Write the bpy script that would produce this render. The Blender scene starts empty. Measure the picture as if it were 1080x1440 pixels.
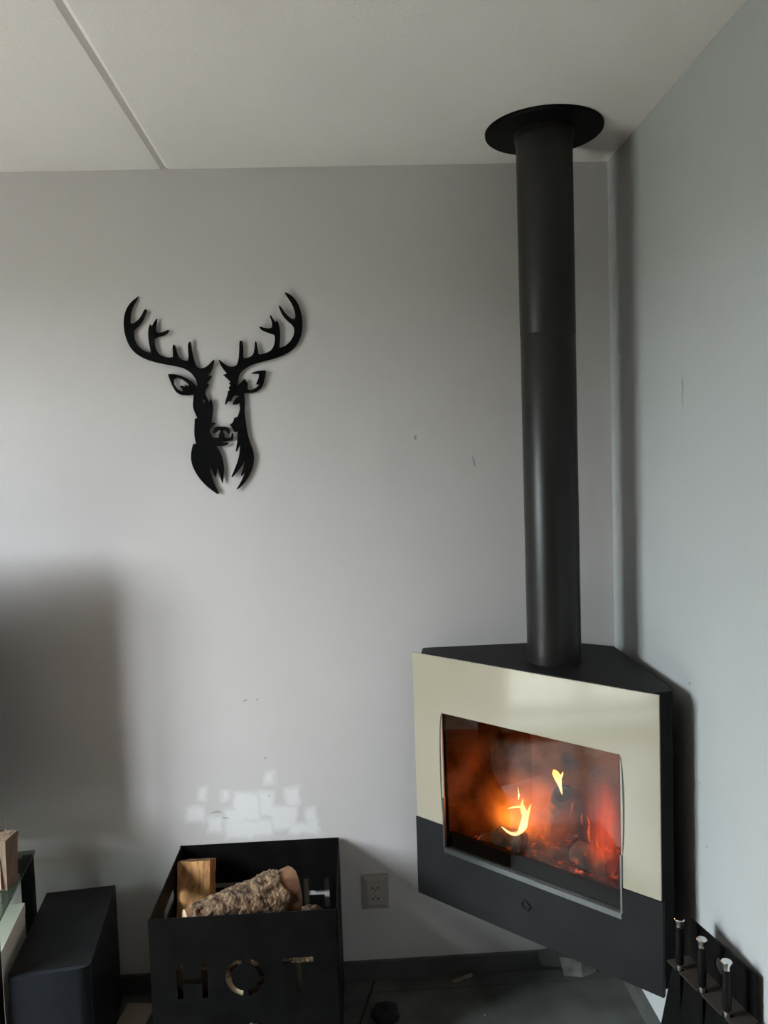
import bpy, bmesh, math, random
from mathutils import Vector, Matrix, noise
random.seed(7)
C = bpy.context.scene.collection
sc = bpy.context.scene
PI = math.pi

# ------------------------------------------------------------------ camera
F_PX, YAW, PITCH, ROLL, EYE = 1121.63, 0.042768, -0.062082, -0.033157, 1.6863
f = Vector((math.sin(YAW)*math.cos(PITCH), math.cos(YAW)*math.cos(PITCH), math.sin(PITCH)))
r0 = Vector((math.cos(YAW), -math.sin(YAW), 0)); u0 = r0.cross(f)
cr, sr = math.cos(ROLL), math.sin(ROLL)
rt = cr*r0 + sr*u0; up = -sr*r0 + cr*u0
cam_data = bpy.data.cameras.new('camera')
cam_data.sensor_fit = 'VERTICAL'; cam_data.sensor_height = 24.0
cam_data.lens = 24.0*F_PX/1440.0
cam_data.clip_start = 0.02
cam = bpy.data.objects.new('camera', cam_data); C.objects.link(cam)
M = Matrix((rt, up, -f)).transposed().to_4x4(); M.translation = (0, 0, EYE)
cam.matrix_world = M
sc.camera = cam

# ------------------------------------------------------------------ colour, sky, daylight
sc.view_settings.view_transform = 'Standard'
sc.view_settings.look = 'None'
sc.view_settings.gamma = 1.0
sc.view_settings.use_curve_mapping = False
sc.view_settings.exposure = 0.0

SKY = 53.0
w = bpy.data.worlds.new('overcast_sky'); sc.world = w; w.use_nodes = True
nt = w.node_tree; nt.nodes.clear()
tc = nt.nodes.new('ShaderNodeTexCoord'); sep = nt.nodes.new('ShaderNodeSeparateXYZ')
nt.links.new(tc.outputs['Generated'], sep.inputs[0])
rp = nt.nodes.new('ShaderNodeValToRGB')
rp.color_ramp.elements[0].position = 0.0; rp.color_ramp.elements[0].color = (0.82, 0.86, 0.93, 1)
rp.color_ramp.elements[1].position = 1.0; rp.color_ramp.elements[1].color = (1.10, 1.17, 1.26, 1)
nt.links.new(sep.outputs['Z'], rp.inputs[0])
bg = nt.nodes.new('ShaderNodeBackground'); bg.inputs['Strength'].default_value = SKY
nt.links.new(rp.outputs[0], bg.inputs['Color'])
wo = nt.nodes.new('ShaderNodeOutputWorld'); nt.links.new(bg.outputs[0], wo.inputs[0])

# room, metres: back wall y = DEPTH, right wall x = XR, left wall x = XL, wall behind the camera y = YF
DEPTH, XR, XL, YF, H = 2.518, 0.8416, -2.25, -3.4, 2.6
WIN_SIDE = (0.60, 1.66, 0.06, 2.36)      # opening in the left wall: y0, y1, z0, z1
def portal(name, loc, rot, sx, sy):
    l = bpy.data.lights.new(name, 'AREA'); l.shape = 'RECTANGLE'; l.size = sx; l.size_y = sy
    l.cycles.is_portal = True
    o = bpy.data.objects.new(name, l); C.objects.link(o); o.location = loc; o.rotation_euler = rot
    return o
portal('sky_portal', (XL-0.16, (WIN_SIDE[0]+WIN_SIDE[1])/2, (WIN_SIDE[2]+WIN_SIDE[3])/2), (0, -PI/2, 0), WIN_SIDE[3]-WIN_SIDE[2], WIN_SIDE[1]-WIN_SIDE[0])

# ------------------------------------------------------------------ material helpers
def mat(name, col=(.5,.5,.5), rough=.5, metal=0.0, spec=None, coat=0.0):
    m = bpy.data.materials.new(name); m.use_nodes = True
    b = m.node_tree.nodes['Principled BSDF']
    b.inputs['Base Color'].default_value = (*col, 1); b.inputs['Roughness'].default_value = rough
    b.inputs['Metallic'].default_value = metal
    if spec is not None: b.inputs['Specular IOR Level'].default_value = spec
    if coat: b.inputs['Coat Weight'].default_value = coat; b.inputs['Coat Roughness'].default_value = 0.05
    return m
def N(m, t, **kw):
    n = m.node_tree.nodes.new('ShaderNode'+t)
    for k, v in kw.items(): setattr(n, k, v)
    return n
def L(m, a, b): m.node_tree.links.new(a, b)
def bsdf(m): return m.node_tree.nodes['Principled BSDF']
def ramp(m, fac, stops):
    n = N(m, 'ValToRGB'); e = n.color_ramp.elements
    while len(e) < len(stops): e.new(0.5)
    for i, (p, c) in enumerate(stops):
        e[i].position = p; e[i].color = (*c, 1) if len(c) == 3 else c
    L(m, fac, n.inputs[0]); return n
def mottle(m, c1, c2, scale=8, detail=5, coord='Object', stretch=None, lo=.35, hi=.65, bump=0, bscale=None, bdist=.002):
    tc = N(m, 'TexCoord'); src = tc.outputs[coord]
    if stretch:
        mp = N(m, 'Mapping'); mp.inputs['Scale'].default_value = stretch; L(m, src, mp.inputs[0]); src = mp.outputs[0]
    nz = N(m, 'TexNoise'); nz.inputs['Scale'].default_value = scale; nz.inputs['Detail'].default_value = detail
    L(m, src, nz.inputs['Vector'])
    rr = ramp(m, nz.outputs['Fac'], [(lo, c1), (hi, c2)])
    L(m, rr.outputs[0], bsdf(m).inputs['Base Color'])
    if bump:
        n2 = N(m, 'TexNoise'); n2.inputs['Scale'].default_value = bscale or scale*4; n2.inputs['Detail'].default_value = 4
        L(m, src, n2.inputs['Vector'])
        bp = N(m, 'Bump'); bp.inputs['Strength'].default_value = bump; bp.inputs['Distance'].default_value = bdist
        L(m, n2.outputs['Fac'], bp.inputs['Height']); L(m, bp.outputs[0], bsdf(m).inputs['Normal'])
    return rr

# ------------------------------------------------------------------ mesh helpers
def link(name, me, m, parent=None, kind=None):
    o = bpy.data.objects.new(name, me); C.objects.link(o)
    if m is not None: me.materials.append(m)
    if parent is not None: o.parent = parent
    if kind: o['kind'] = kind
    return o
def obj(name, bm, m, parent=None, kind=None, smooth=None, bevel=0, seg=2):
    if bevel:
        es = [e for e in bm.edges if len(e.link_faces) == 2 and e.calc_face_angle(0) > 0.6]
        bmesh.ops.bevel(bm, geom=es, offset=bevel, segments=seg, profile=0.5, affect='EDGES', clamp_overlap=True)
    bmesh.ops.recalc_face_normals(bm, faces=bm.faces[:])
    me = bpy.data.meshes.new(name); bm.to_mesh(me); bm.free()
    if smooth or bevel:
        for p in me.polygons: p.use_smooth = True
        me.set_sharp_from_angle(angle=smooth or 0.6)
    return link(name, me, m, parent, kind)
def thing(name, label, cat, loc=(0,0,0), rotz=0, group=None):
    o = bpy.data.objects.new(name, None); C.objects.link(o); o.empty_display_size = .05
    o.location = loc; o.rotation_euler = (0, 0, rotz); o['label'] = label; o['category'] = cat
    if group: o['group'] = group
    return o
def tag(o, label, cat, group=None):
    o['label'] = label; o['category'] = cat
    if group: o['group'] = group
    return o
def struct(o): o['kind'] = 'structure'; return o
def box(bm, x0, x1, y0, y1, z0, z1, mtx=None):
    v = [bm.verts.new(p) for p in ((x0,y0,z0),(x1,y0,z0),(x1,y1,z0),(x0,y1,z0),(x0,y0,z1),(x1,y0,z1),(x1,y1,z1),(x0,y1,z1))]
    if mtx is not None:
        for q in v: q.co = mtx @ q.co
    for q in ((0,3,2,1),(4,5,6,7),(0,1,5,4),(1,2,6,5),(2,3,7,6),(3,0,4,7)): bm.faces.new([v[i] for i in q])
    return bm
def mkbox(*a, mtx=None): return box(bmesh.new(), *a, mtx=mtx)
def prism(bm, pts, z0, z1):
    a = [bm.verts.new((x, y, z0)) for x, y in pts]; b = [bm.verts.new((x, y, z1)) for x, y in pts]
    bm.faces.new(a[::-1]); bm.faces.new(b)
    for i in range(len(pts)):
        j = (i+1) % len(pts); bm.faces.new((a[i], a[j], b[j], b[i]))
    return bm
def lathe(bm, prof, seg=32, mtx=None, cap=True):
    rings = []
    for r, z in prof:
        ring = [bm.verts.new((r*math.cos(2*PI*k/seg), r*math.sin(2*PI*k/seg), z)) for k in range(seg)]
        if mtx is not None:
            for q in ring: q.co = mtx @ q.co
        rings.append(ring)
    for a, b in zip(rings, rings[1:]):
        for k in range(seg): bm.faces.new((a[k], a[(k+1)%seg], b[(k+1)%seg], b[k]))
    if cap: bm.faces.new(rings[0][::-1]); bm.faces.new(rings[-1])
    return bm
def tube(bm, pts, rad, seg=10, flat=1.0):
    n = len(pts); rings = []
    P = [Vector(p) for p in pts]; R = rad if isinstance(rad, (list, tuple)) else [rad]*n
    for i in range(n):
        d = (P[min(i+1, n-1)]-P[max(i-1, 0)]).normalized()
        a = d.cross(Vector((0,0,1)));
        if a.length < .05: a = d.cross(Vector((0,1,0)))
        a.normalize(); b = d.cross(a).normalized()
        rings.append([bm.verts.new(P[i]+R[i]*(math.cos(2*PI*k/seg)*a+flat*math.sin(2*PI*k/seg)*b)) for k in range(seg)])
    for x, y in zip(rings, rings[1:]):
        for k in range(seg): bm.faces.new((x[k], x[(k+1)%seg], y[(k+1)%seg], y[k]))
    bm.faces.new(rings[0][::-1]); bm.faces.new(rings[-1]); return bm
DG = None
def plate(name, outlines, thick, m, parent=None, bevel=0, mtx=None):
    """flat sheet with holes: outlines in (x, z) metres, thickness along local y from 0 to -thick"""
    cu = bpy.data.curves.new(name, 'CURVE'); cu.dimensions = '2D'; cu.fill_mode = 'BOTH'
    cu.extrude = thick/2-bevel; cu.bevel_depth = bevel; cu.bevel_resolution = 1
    if bevel: cu.offset = -bevel
    for pts in outlines:
        s = cu.splines.new('POLY'); s.points.add(len(pts)-1)
        for i, (x, y) in enumerate(pts): s.points[i].co = (x, y, 0, 1)
        s.use_cyclic_u = True
    t = bpy.data.objects.new(name, cu); C.objects.link(t)
    dg = bpy.context.evaluated_depsgraph_get()
    me = bpy.data.meshes.new_from_object(t.evaluated_get(dg))
    bpy.data.objects.remove(t); bpy.data.curves.remove(cu)
    T = Matrix.Translation((0, -thick/2, 0)) @ Matrix.Rotation(PI/2, 4, 'X')
    me.transform(mtx @ T if mtx is not None else T)
    me.name = name; me.materials.clear()
    me.set_sharp_from_angle(angle=.6)
    return link(name, me, m, parent)
def circ(cx, cy, r, n=28, a0=0, a1=2*PI, end=False):
    return [(cx+r*math.cos(a0+(a1-a0)*k/(n if not end else n-1)), cy+r*math.sin(a0+(a1-a0)*k/(n if not end else n-1))) for k in range(n)]
def rrect(x0, x1, y0, y1, r, n=5):
    o = []
    for cx, cy, a in ((x1-r, y0+r, -PI/2), (x1-r, y1-r, 0), (x0+r, y1-r, PI/2), (x0+r, y0+r, PI)):
        o += [(cx+r*math.cos(a+PI/2*k/n), cy+r*math.sin(a+PI/2*k/n)) for k in range(n+1)]
    return o

DEER = {
 'antler': [
  [(-0.6227,2.218),(-0.6372,2.2086),(-0.6504,2.1964),(-0.6609,2.1813),(-0.6684,2.162),(-0.6718,2.1397),(-0.6713,2.1174),(-0.6681,2.0977),(-0.6621,2.0779),(-0.6532,2.0609),(-0.6414,2.0465),(-0.6252,2.0348),(-0.606,2.025),(-0.5839,2.0177),(-0.5617,2.012),(-0.5394,2.0072),(-0.5171,2.0023),(-0.5004,1.9976),(-0.4867,1.9907),(-0.4731,1.9799),(-0.4625,1.9655),(-0.4575,1.9512),(-0.4572,1.9399),(-0.4224,1.9732),(-0.4148,1.9811),(-0.4098,1.991),(-0.4047,2.0035),(-0.4013,2.0179),(-0.404,2.0194),(-0.4115,2.0128),(-0.421,2.0031),(-0.4323,1.9961),(-0.4423,1.9946),(-0.4522,1.9967),(-0.459,2.005),(-0.4615,2.0149),(-0.465,2.0305),(-0.4683,2.0503),(-0.4693,2.07),(-0.4713,2.0771),(-0.4764,2.0758),(-0.4802,2.0675),(-0.4801,2.0506),(-0.479,2.0337),(-0.4816,2.0191),(-0.4909,2.0191),(-0.502,2.0244),(-0.51,2.0331),(-0.5137,2.0445),(-0.5159,2.0572),(-0.519,2.0671),(-0.5223,2.07),(-0.5258,2.0673),(-0.5277,2.0575),(-0.5264,2.0434),(-0.527,2.0316),(-0.5383,2.0302),(-0.5523,2.0323),(-0.566,2.0389),(-0.5752,2.0503),(-0.5801,2.0645),(-0.5817,2.0786),(-0.5803,2.0884),(-0.5689,2.0937),(-0.5547,2.0961),(-0.5432,2.1014),(-0.5358,2.1097),(-0.5342,2.1138),(-0.5397,2.1145),(-0.5484,2.11),(-0.5598,2.1069),(-0.571,2.1072),(-0.5749,2.1121),(-0.5744,2.1233),(-0.5709,2.1372),(-0.5689,2.1483),(-0.5717,2.1489),(-0.5777,2.1415),(-0.5838,2.1319),(-0.5874,2.1264),(-0.5894,2.132),(-0.5927,2.1321),(-0.5968,2.1224),(-0.599,2.1071),(-0.599,2.0903),(-0.5979,2.0734),(-0.5953,2.0593),(-0.5942,2.0466),(-0.6076,2.0498),(-0.6211,2.0586),(-0.6318,2.0687),(-0.6395,2.0829),(-0.643,2.097),(-0.6429,2.1096),(-0.6391,2.1179),(-0.6289,2.1261),(-0.6186,2.1356),(-0.6109,2.148),(-0.6047,2.1604),(-0.6008,2.1715),(-0.5997,2.177),(-0.6038,2.1791),(-0.6081,2.1758),(-0.6143,2.1634),(-0.6219,2.1524),(-0.6307,2.1443),(-0.6409,2.1375),(-0.6485,2.1363),(-0.6511,2.1392),(-0.6497,2.1559),(-0.6466,2.1726),(-0.6411,2.1864),(-0.6319,2.2015),(-0.622,2.216)],
  [(-0.1778,2.2199),(-0.1658,2.2166),(-0.1511,2.2057),(-0.1381,2.1874),(-0.1299,2.1646),(-0.1257,2.1404),(-0.1257,2.1163),(-0.1287,2.0952),(-0.1349,2.0773),(-0.1448,2.0594),(-0.1606,2.0431),(-0.1825,2.0301),(-0.2072,2.0211),(-0.2318,2.0148),(-0.2564,2.0094),(-0.2748,2.0048),(-0.2934,1.9983),(-0.3089,1.9897),(-0.3215,1.9794),(-0.3298,1.9645),(-0.3313,1.9494),(-0.3308,1.9409),(-0.377,1.9728),(-0.365,1.977),(-0.3779,1.9937),(-0.3854,2.0084),(-0.3877,2.0185),(-0.3864,2.0205),(-0.3747,2.0096),(-0.3601,1.9987),(-0.345,1.9967),(-0.3342,2.001),(-0.3275,2.0159),(-0.3243,2.04),(-0.3221,2.0701),(-0.3203,2.0767),(-0.3128,2.0744),(-0.3105,2.0577),(-0.3117,2.0306),(-0.3106,2.0215),(-0.2922,2.0246),(-0.2812,2.0328),(-0.2765,2.0508),(-0.2745,2.0689),(-0.2725,2.0733),(-0.269,2.0702),(-0.2667,2.0535),(-0.2653,2.0354),(-0.2615,2.0322),(-0.2401,2.0362),(-0.2245,2.0449),(-0.2164,2.0582),(-0.2127,2.0733),(-0.2127,2.0884),(-0.2165,2.0921),(-0.2344,2.098),(-0.2523,2.106),(-0.2586,2.1143),(-0.2564,2.1172),(-0.2459,2.1139),(-0.2309,2.1108),(-0.2202,2.1127),(-0.2189,2.1217),(-0.2208,2.1338),(-0.2262,2.149),(-0.2246,2.1519),(-0.2202,2.1488),(-0.2131,2.1366),(-0.2088,2.1305),(-0.2041,2.1343),(-0.1984,2.1242),(-0.196,2.109),(-0.1954,2.0879),(-0.1977,2.0668),(-0.1999,2.0512),(-0.1846,2.0544),(-0.1689,2.0661),(-0.1576,2.0809),(-0.1524,2.0959),(-0.1519,2.1094),(-0.1576,2.1201),(-0.1723,2.1326),(-0.1853,2.1479),(-0.1937,2.1662),(-0.1968,2.1789),(-0.1931,2.1806),(-0.1874,2.1721),(-0.1774,2.1568),(-0.1628,2.1414),(-0.1523,2.1366),(-0.1476,2.141),(-0.1471,2.153),(-0.1509,2.1712),(-0.1593,2.1894),(-0.1693,2.2047)]],
 'face': [
  [(-0.4572,1.9398),(-0.4224,1.9732),(-0.4108,1.9701),(-0.4157,1.9621),(-0.4272,1.9497),(-0.4205,1.9441),(-0.425,1.9369),(-0.4318,1.928),(-0.4344,1.919),(-0.4317,1.9098),(-0.4268,1.8987),(-0.4231,1.8877),(-0.4215,1.8959),(-0.4195,1.8994),(-0.4159,1.8975),(-0.4128,1.8856),(-0.4115,1.8746),(-0.4131,1.86),(-0.4165,1.8455),(-0.4191,1.8282),(-0.4047,1.8251),(-0.4081,1.822),(-0.4176,1.8144),(-0.4246,1.8067),(-0.4262,1.8001),(-0.4238,1.7947),(-0.4201,1.7893),(-0.4165,1.7819),(-0.4074,1.779),(-0.3974,1.7813),(-0.3991,1.7873),(-0.3949,1.7938),(-0.3919,1.801),(-0.3957,1.8038),(-0.4011,1.8013),(-0.406,1.7955),(-0.4121,1.7924),(-0.4163,1.7932),(-0.415,1.8011),(-0.4113,1.8089),(-0.4065,1.8134),(-0.3979,1.8144),(-0.3742,1.8137),(-0.3691,1.8102),(-0.3641,1.8021),(-0.3629,1.7955),(-0.3639,1.7922),(-0.3705,1.7924),(-0.3723,1.7971),(-0.376,1.8018),(-0.3799,1.8033),(-0.384,1.8008),(-0.3842,1.7975),(-0.3792,1.7894),(-0.3815,1.7828),(-0.3784,1.7781),(-0.3718,1.7779),(-0.3625,1.7802),(-0.3596,1.7848),(-0.358,1.7913),(-0.3546,1.7932),(-0.3522,1.7885),(-0.3527,1.7779),(-0.3557,1.7701),(-0.3669,1.7691),(-0.3855,1.7684),(-0.3889,1.7665),(-0.3857,1.7637),(-0.3752,1.7627),(-0.3672,1.7625),(-0.3687,1.7592),(-0.3782,1.7549),(-0.394,1.7541),(-0.4066,1.7531),(-0.4059,1.7521),(-0.398,1.739),(-0.3913,1.7216),(-0.3874,1.7),(-0.3867,1.6807),(-0.3886,1.6635),(-0.391,1.6442),(-0.3941,1.6374),(-0.3963,1.6444),(-0.3994,1.6617),(-0.4049,1.6813),(-0.4071,1.6878),(-0.4089,1.6771),(-0.4111,1.6621),(-0.414,1.6558),(-0.4174,1.6645),(-0.4242,1.6798),(-0.4328,1.7015),(-0.4341,1.7037),(-0.4322,1.6908),(-0.427,1.6648),(-0.4187,1.6365),(-0.4051,1.6063),(-0.4105,1.605),(-0.425,1.6152),(-0.4455,1.6332),(-0.4657,1.6575),(-0.4794,1.6838),(-0.4859,1.7033),(-0.4875,1.7248),(-0.4839,1.7461),(-0.4782,1.763),(-0.4692,1.7638),(-0.4719,1.7756),(-0.4735,1.7949),(-0.4712,1.8253),(-0.4695,1.8408),(-0.4613,1.8423),(-0.4711,1.8654),(-0.474,1.8801),(-0.4713,1.9001),(-0.4702,1.9119),(-0.453,1.9256)],
  [(-0.3309,1.9409),(-0.377,1.9728),(-0.3552,1.9513),(-0.3597,1.9459),(-0.3548,1.9404),(-0.3615,1.9333),(-0.3583,1.9241),(-0.3642,1.9224),(-0.3652,1.9115),(-0.3703,1.9007),(-0.3751,1.8817),(-0.3721,1.8807),(-0.3643,1.8905),(-0.357,1.8912),(-0.3531,1.8966),(-0.3473,1.9055),(-0.3416,1.9094),(-0.3317,1.906),(-0.3319,1.9023),(-0.3392,1.9013),(-0.347,1.8918),(-0.3517,1.8801),(-0.3374,1.8806),(-0.3299,1.8849),(-0.3294,1.8758),(-0.3289,1.8666),(-0.3373,1.8431),(-0.3484,1.8389),(-0.3527,1.8253),(-0.3624,1.8192),(-0.3596,1.8152),(-0.3523,1.8018),(-0.3505,1.7971),(-0.346,1.7956),(-0.3398,1.8014),(-0.3395,1.7921),(-0.3417,1.7723),(-0.3446,1.7525),(-0.3486,1.7353),(-0.3439,1.7365),(-0.3389,1.7456),(-0.3339,1.7535),(-0.3379,1.722),(-0.3488,1.6923),(-0.3658,1.6563),(-0.3622,1.6551),(-0.3454,1.6728),(-0.3296,1.6916),(-0.3224,1.7097),(-0.3255,1.6872),(-0.3363,1.6596),(-0.3321,1.659),(-0.3231,1.6688),(-0.3315,1.6486),(-0.3517,1.617),(-0.3457,1.6179),(-0.3256,1.6355),(-0.3096,1.6587),(-0.2966,1.6862),(-0.2921,1.7162),(-0.2944,1.7378),(-0.302,1.7595),(-0.3075,1.7811),(-0.3108,1.8026),(-0.3145,1.8406),(-0.3155,1.8589),(-0.3135,1.8844),(-0.3136,1.9027),(-0.314,1.9146),(-0.3225,1.9285)]],
 'eyehole': [
  [(-0.4453,1.8993),(-0.4386,1.9),(-0.4346,1.888),(-0.4408,1.891)]],
 'ear': [
  [(-0.545,1.9797),(-0.5295,1.9801),(-0.5127,1.9768),(-0.4933,1.9692),(-0.4769,1.9588),(-0.4634,1.9457),(-0.4572,1.9384),(-0.45,1.9297),(-0.4591,1.9167),(-0.47,1.9139),(-0.4932,1.9126),(-0.5101,1.9153),(-0.5237,1.9248),(-0.5315,1.9392),(-0.539,1.9592)],
  [(-0.3309,1.9409),(-0.3254,1.9459),(-0.3198,1.9503),(-0.3131,1.9574),(-0.3067,1.9572),(-0.3079,1.9499),(-0.3025,1.948),(-0.3019,1.9407),(-0.3034,1.9279),(-0.2972,1.9232),(-0.288,1.9253),(-0.2768,1.9299),(-0.2673,1.9397),(-0.2718,1.9407),(-0.2768,1.9399),(-0.2723,1.9507),(-0.2673,1.9615),(-0.2663,1.9724),(-0.275,1.9736),(-0.2886,1.974),(-0.2895,1.9758),(-0.2783,1.98),(-0.2636,1.9823),(-0.2454,1.9827),(-0.2448,1.9754),(-0.2493,1.9555),(-0.2556,1.9357),(-0.2643,1.925),(-0.2755,1.918),(-0.2885,1.9144),(-0.3067,1.9153),(-0.314,1.9142),(-0.3229,1.9212)]],
 'earhole': [
  [(-0.5289,1.9631),(-0.5188,1.9685),(-0.5021,1.9624),(-0.4858,1.9492),(-0.482,1.9411),(-0.4973,1.9467),(-0.4933,1.9403),(-0.5031,1.9434),(-0.5111,1.9414),(-0.5022,1.9312),(-0.504,1.9248),(-0.5177,1.9331),(-0.5269,1.9475)]],
}
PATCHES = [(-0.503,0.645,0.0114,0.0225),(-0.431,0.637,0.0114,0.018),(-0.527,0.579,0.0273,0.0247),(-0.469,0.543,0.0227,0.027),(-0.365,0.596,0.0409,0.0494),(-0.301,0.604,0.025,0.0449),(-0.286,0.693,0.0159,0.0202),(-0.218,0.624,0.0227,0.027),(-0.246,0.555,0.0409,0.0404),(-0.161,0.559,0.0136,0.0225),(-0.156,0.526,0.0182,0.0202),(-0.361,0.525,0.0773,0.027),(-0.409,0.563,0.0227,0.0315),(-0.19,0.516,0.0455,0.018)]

# ------------------------------------------------------------------ materials
def smudges(m, src_sep, dots, base, dark):
    """small grey scuffs: list of (a, b, ra, rb) in metres on two object axes"""
    fac = None
    for a, b, ra, rb in dots:
        v = []
        for o, c0, rr in ((src_sep[0], a, ra), (src_sep[1], b, rb)):
            s = N(m, 'Math', operation='SUBTRACT'); L(m, o, s.inputs[0]); s.inputs[1].default_value = c0
            d = N(m, 'Math', operation='DIVIDE'); L(m, s.outputs[0], d.inputs[0]); d.inputs[1].default_value = rr
            q = N(m, 'Math', operation='POWER'); ab = N(m, 'Math', operation='ABSOLUTE'); L(m, d.outputs[0], ab.inputs[0])
            L(m, ab.outputs[0], q.inputs[0]); q.inputs[1].default_value = 2; v.append(q.outputs[0])
        ad = N(m, 'Math', operation='ADD'); L(m, v[0], ad.inputs[0]); L(m, v[1], ad.inputs[1])
        mr = N(m, 'MapRange'); mr.inputs['From Min'].default_value = 1.0; mr.inputs['From Max'].default_value = .3; L(m, ad.outputs[0], mr.inputs['Value'])
        if fac is None: fac = mr.outputs['Result']
        else:
            mx = N(m, 'Math', operation='MAXIMUM'); L(m, fac, mx.inputs[0]); L(m, mr.outputs['Result'], mx.inputs[1]); fac = mx.outputs[0]
    mix = N(m, 'MixRGB'); L(m, fac, mix.inputs[0]); L(m, base, mix.inputs[1]); mix.inputs[2].default_value = (*dark, 1)
    return mix.outputs[0]
def wall_mat(name, c1, c2, patches=(), dots=(), axes=('X', 'Z'), wobble=.02):
    m = mat(name, c1, .72, spec=.3)
    rr = mottle(m, c1, c2, 1.3, 6, bump=.25, bscale=160, bdist=.0012)
    tc = N(m, 'TexCoord'); nz = N(m, 'TexNoise'); nz.inputs['Scale'].default_value = 28; nz.inputs['Detail'].default_value = 4
    L(m, tc.outputs['Object'], nz.inputs['Vector'])
    sb = N(m, 'VectorMath', operation='SUBTRACT'); L(m, nz.outputs['Color'], sb.inputs[0]); sb.inputs[1].default_value = (.5,.5,.5)
    scl = N(m, 'VectorMath', operation='SCALE'); L(m, sb.outputs[0], scl.inputs[0]); scl.inputs['Scale'].default_value = wobble
    ad = N(m, 'VectorMath', operation='ADD'); L(m, tc.outputs['Object'], ad.inputs[0]); L(m, scl.outputs[0], ad.inputs[1])
    sp = N(m, 'SeparateXYZ'); L(m, ad.outputs[0], sp.inputs[0])
    col = rr.outputs[0]
    if patches:
        fac = None
        for cx, cz, hx, hz in patches:
            v = []
            for ax, c0, h in ((axes[0], cx, hx), (axes[1], cz, hz)):
                s = N(m, 'Math', operation='SUBTRACT'); L(m, sp.outputs[ax], s.inputs[0]); s.inputs[1].default_value = c0
                a = N(m, 'Math', operation='ABSOLUTE'); L(m, s.outputs[0], a.inputs[0])
                k = N(m, 'Math', operation='SUBTRACT'); L(m, a.outputs[0], k.inputs[0]); k.inputs[1].default_value = h; v.append(k.outputs[0])
            mx = N(m, 'Math', operation='MAXIMUM'); L(m, v[0], mx.inputs[0]); L(m, v[1], mx.inputs[1])
            if fac is None: fac = mx.outputs[0]
            else:
                mn = N(m, 'Math', operation='MINIMUM'); L(m, fac, mn.inputs[0]); L(m, mx.outputs[0], mn.inputs[1]); fac = mn.outputs[0]
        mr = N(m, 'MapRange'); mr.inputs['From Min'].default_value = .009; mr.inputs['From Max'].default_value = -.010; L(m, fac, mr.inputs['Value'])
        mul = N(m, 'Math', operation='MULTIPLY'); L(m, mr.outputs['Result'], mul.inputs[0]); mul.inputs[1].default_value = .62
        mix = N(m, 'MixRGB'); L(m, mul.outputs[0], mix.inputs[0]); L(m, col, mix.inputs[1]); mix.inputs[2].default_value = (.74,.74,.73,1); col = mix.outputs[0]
    if dots: col = smudges(m, (sp.outputs[axes[0]], sp.outputs[axes[1]]), dots, col, (.30,.295,.29))
    L(m, col, bsdf(m).inputs['Base Color'])
    return m
WALL1, WALL2 = (.515,.488,.482), (.555,.528,.522)
m_back = wall_mat('grey_wall_paint_back', WALL1, WALL2, PATCHES,
    [(.402,1.677,.004,.022),(.215,1.76,.004,.01),(-.354,.944,.005,.004),(-.32,.94,.004,.004),(-.30,.75,.005,.003),(-.46,.585,.02,.003),(-.29,.635,.003,.006),(-.43,.56,.012,.003)], wobble=.036)
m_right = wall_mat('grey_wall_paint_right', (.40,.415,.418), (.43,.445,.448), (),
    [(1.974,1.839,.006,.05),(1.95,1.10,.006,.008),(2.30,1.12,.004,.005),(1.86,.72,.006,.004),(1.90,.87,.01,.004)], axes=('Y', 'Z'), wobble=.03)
m_far = mat('taupe_wall_paint', (.11,.085,.07), .8)
m_oak = mat('oak_laminate', (.42,.27,.16), .24); mottle(m_oak, (.12,.08,.05), (.18,.125,.08), 5, 6, stretch=(1,8,1))
m_ceil = mat('white_ceiling_paint', (.78,.76,.73), .85, spec=.2)
mottle(m_ceil, (.77,.745,.715), (.80,.775,.745), 2, 6, bump=.35, bscale=120, bdist=.002)
m_tile = mat('dark_slate_tile', (.06,.062,.06), .5, spec=.15); mottle(m_tile, (.066,.070,.065), (.105,.110,.103), 7, 8, bump=.15, bscale=40, bdist=.001)
m_grout = mat('black_grout', (.012,.012,.012), .9)
m_skirt = mat('slate_skirting', (.07,.072,.07), .42); mottle(m_skirt, (.055,.056,.052), (.080,.082,.077), 9, 6)
m_white = mat('white_window_paint', (.75,.75,.74), .4)
m_grass = mat('pale_paving', (.34,.31,.27), .9); mottle(m_grass, (.21,.19,.16), (.28,.255,.22), .6, 6)
m_blk = mat('black_powder_coat', (.004,.004,.004), .55, spec=.08); mottle(m_blk, (.0030,.0028,.0027), (.0058,.0056,.0054), 14, 5, bump=.1, bscale=400, bdist=.0006)
m_acr = mat('black_acrylic', (.003,.003,.003), .5, spec=.08)
m_stove = mat('black_stove_steel', (.013,.0125,.012), .55, spec=.15); mottle(m_stove, (.007,.0065,.006), (.011,.0105,.010), 10, 4, bump=.12, bscale=600, bdist=.0004)
m_pipe = mat('black_heat_paint', (.020,.019,.018), .36, spec=.35); mottle(m_pipe, (.010,.0092,.0085), (.015,.0135,.0125), 5, 5, stretch=(1,1,.35), bump=.08, bscale=300, bdist=.0005)
m_char = mat('charcoal_steel', (.022,.024,.026), .5, spec=.2); mottle(m_char, (.0125,.0128,.0135), (.0165,.017,.018), 9, 5, bump=.08, bscale=500, bdist=.0005)
m_cream = mat('cream_back_painted_glass', (.62,.58,.43), .10, spec=.4)
mottle(m_cream, (.345,.310,.235), (.385,.347,.268), 2.2, 3)
m_steel = mat('brushed_steel', (.26,.27,.275), .38, 1.0)
m_dkst = mat('dull_grey_steel', (.13,.135,.135), .5, .7)
m_chrome = mat('chrome', (.85,.85,.86), .12, 1.0)
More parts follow.
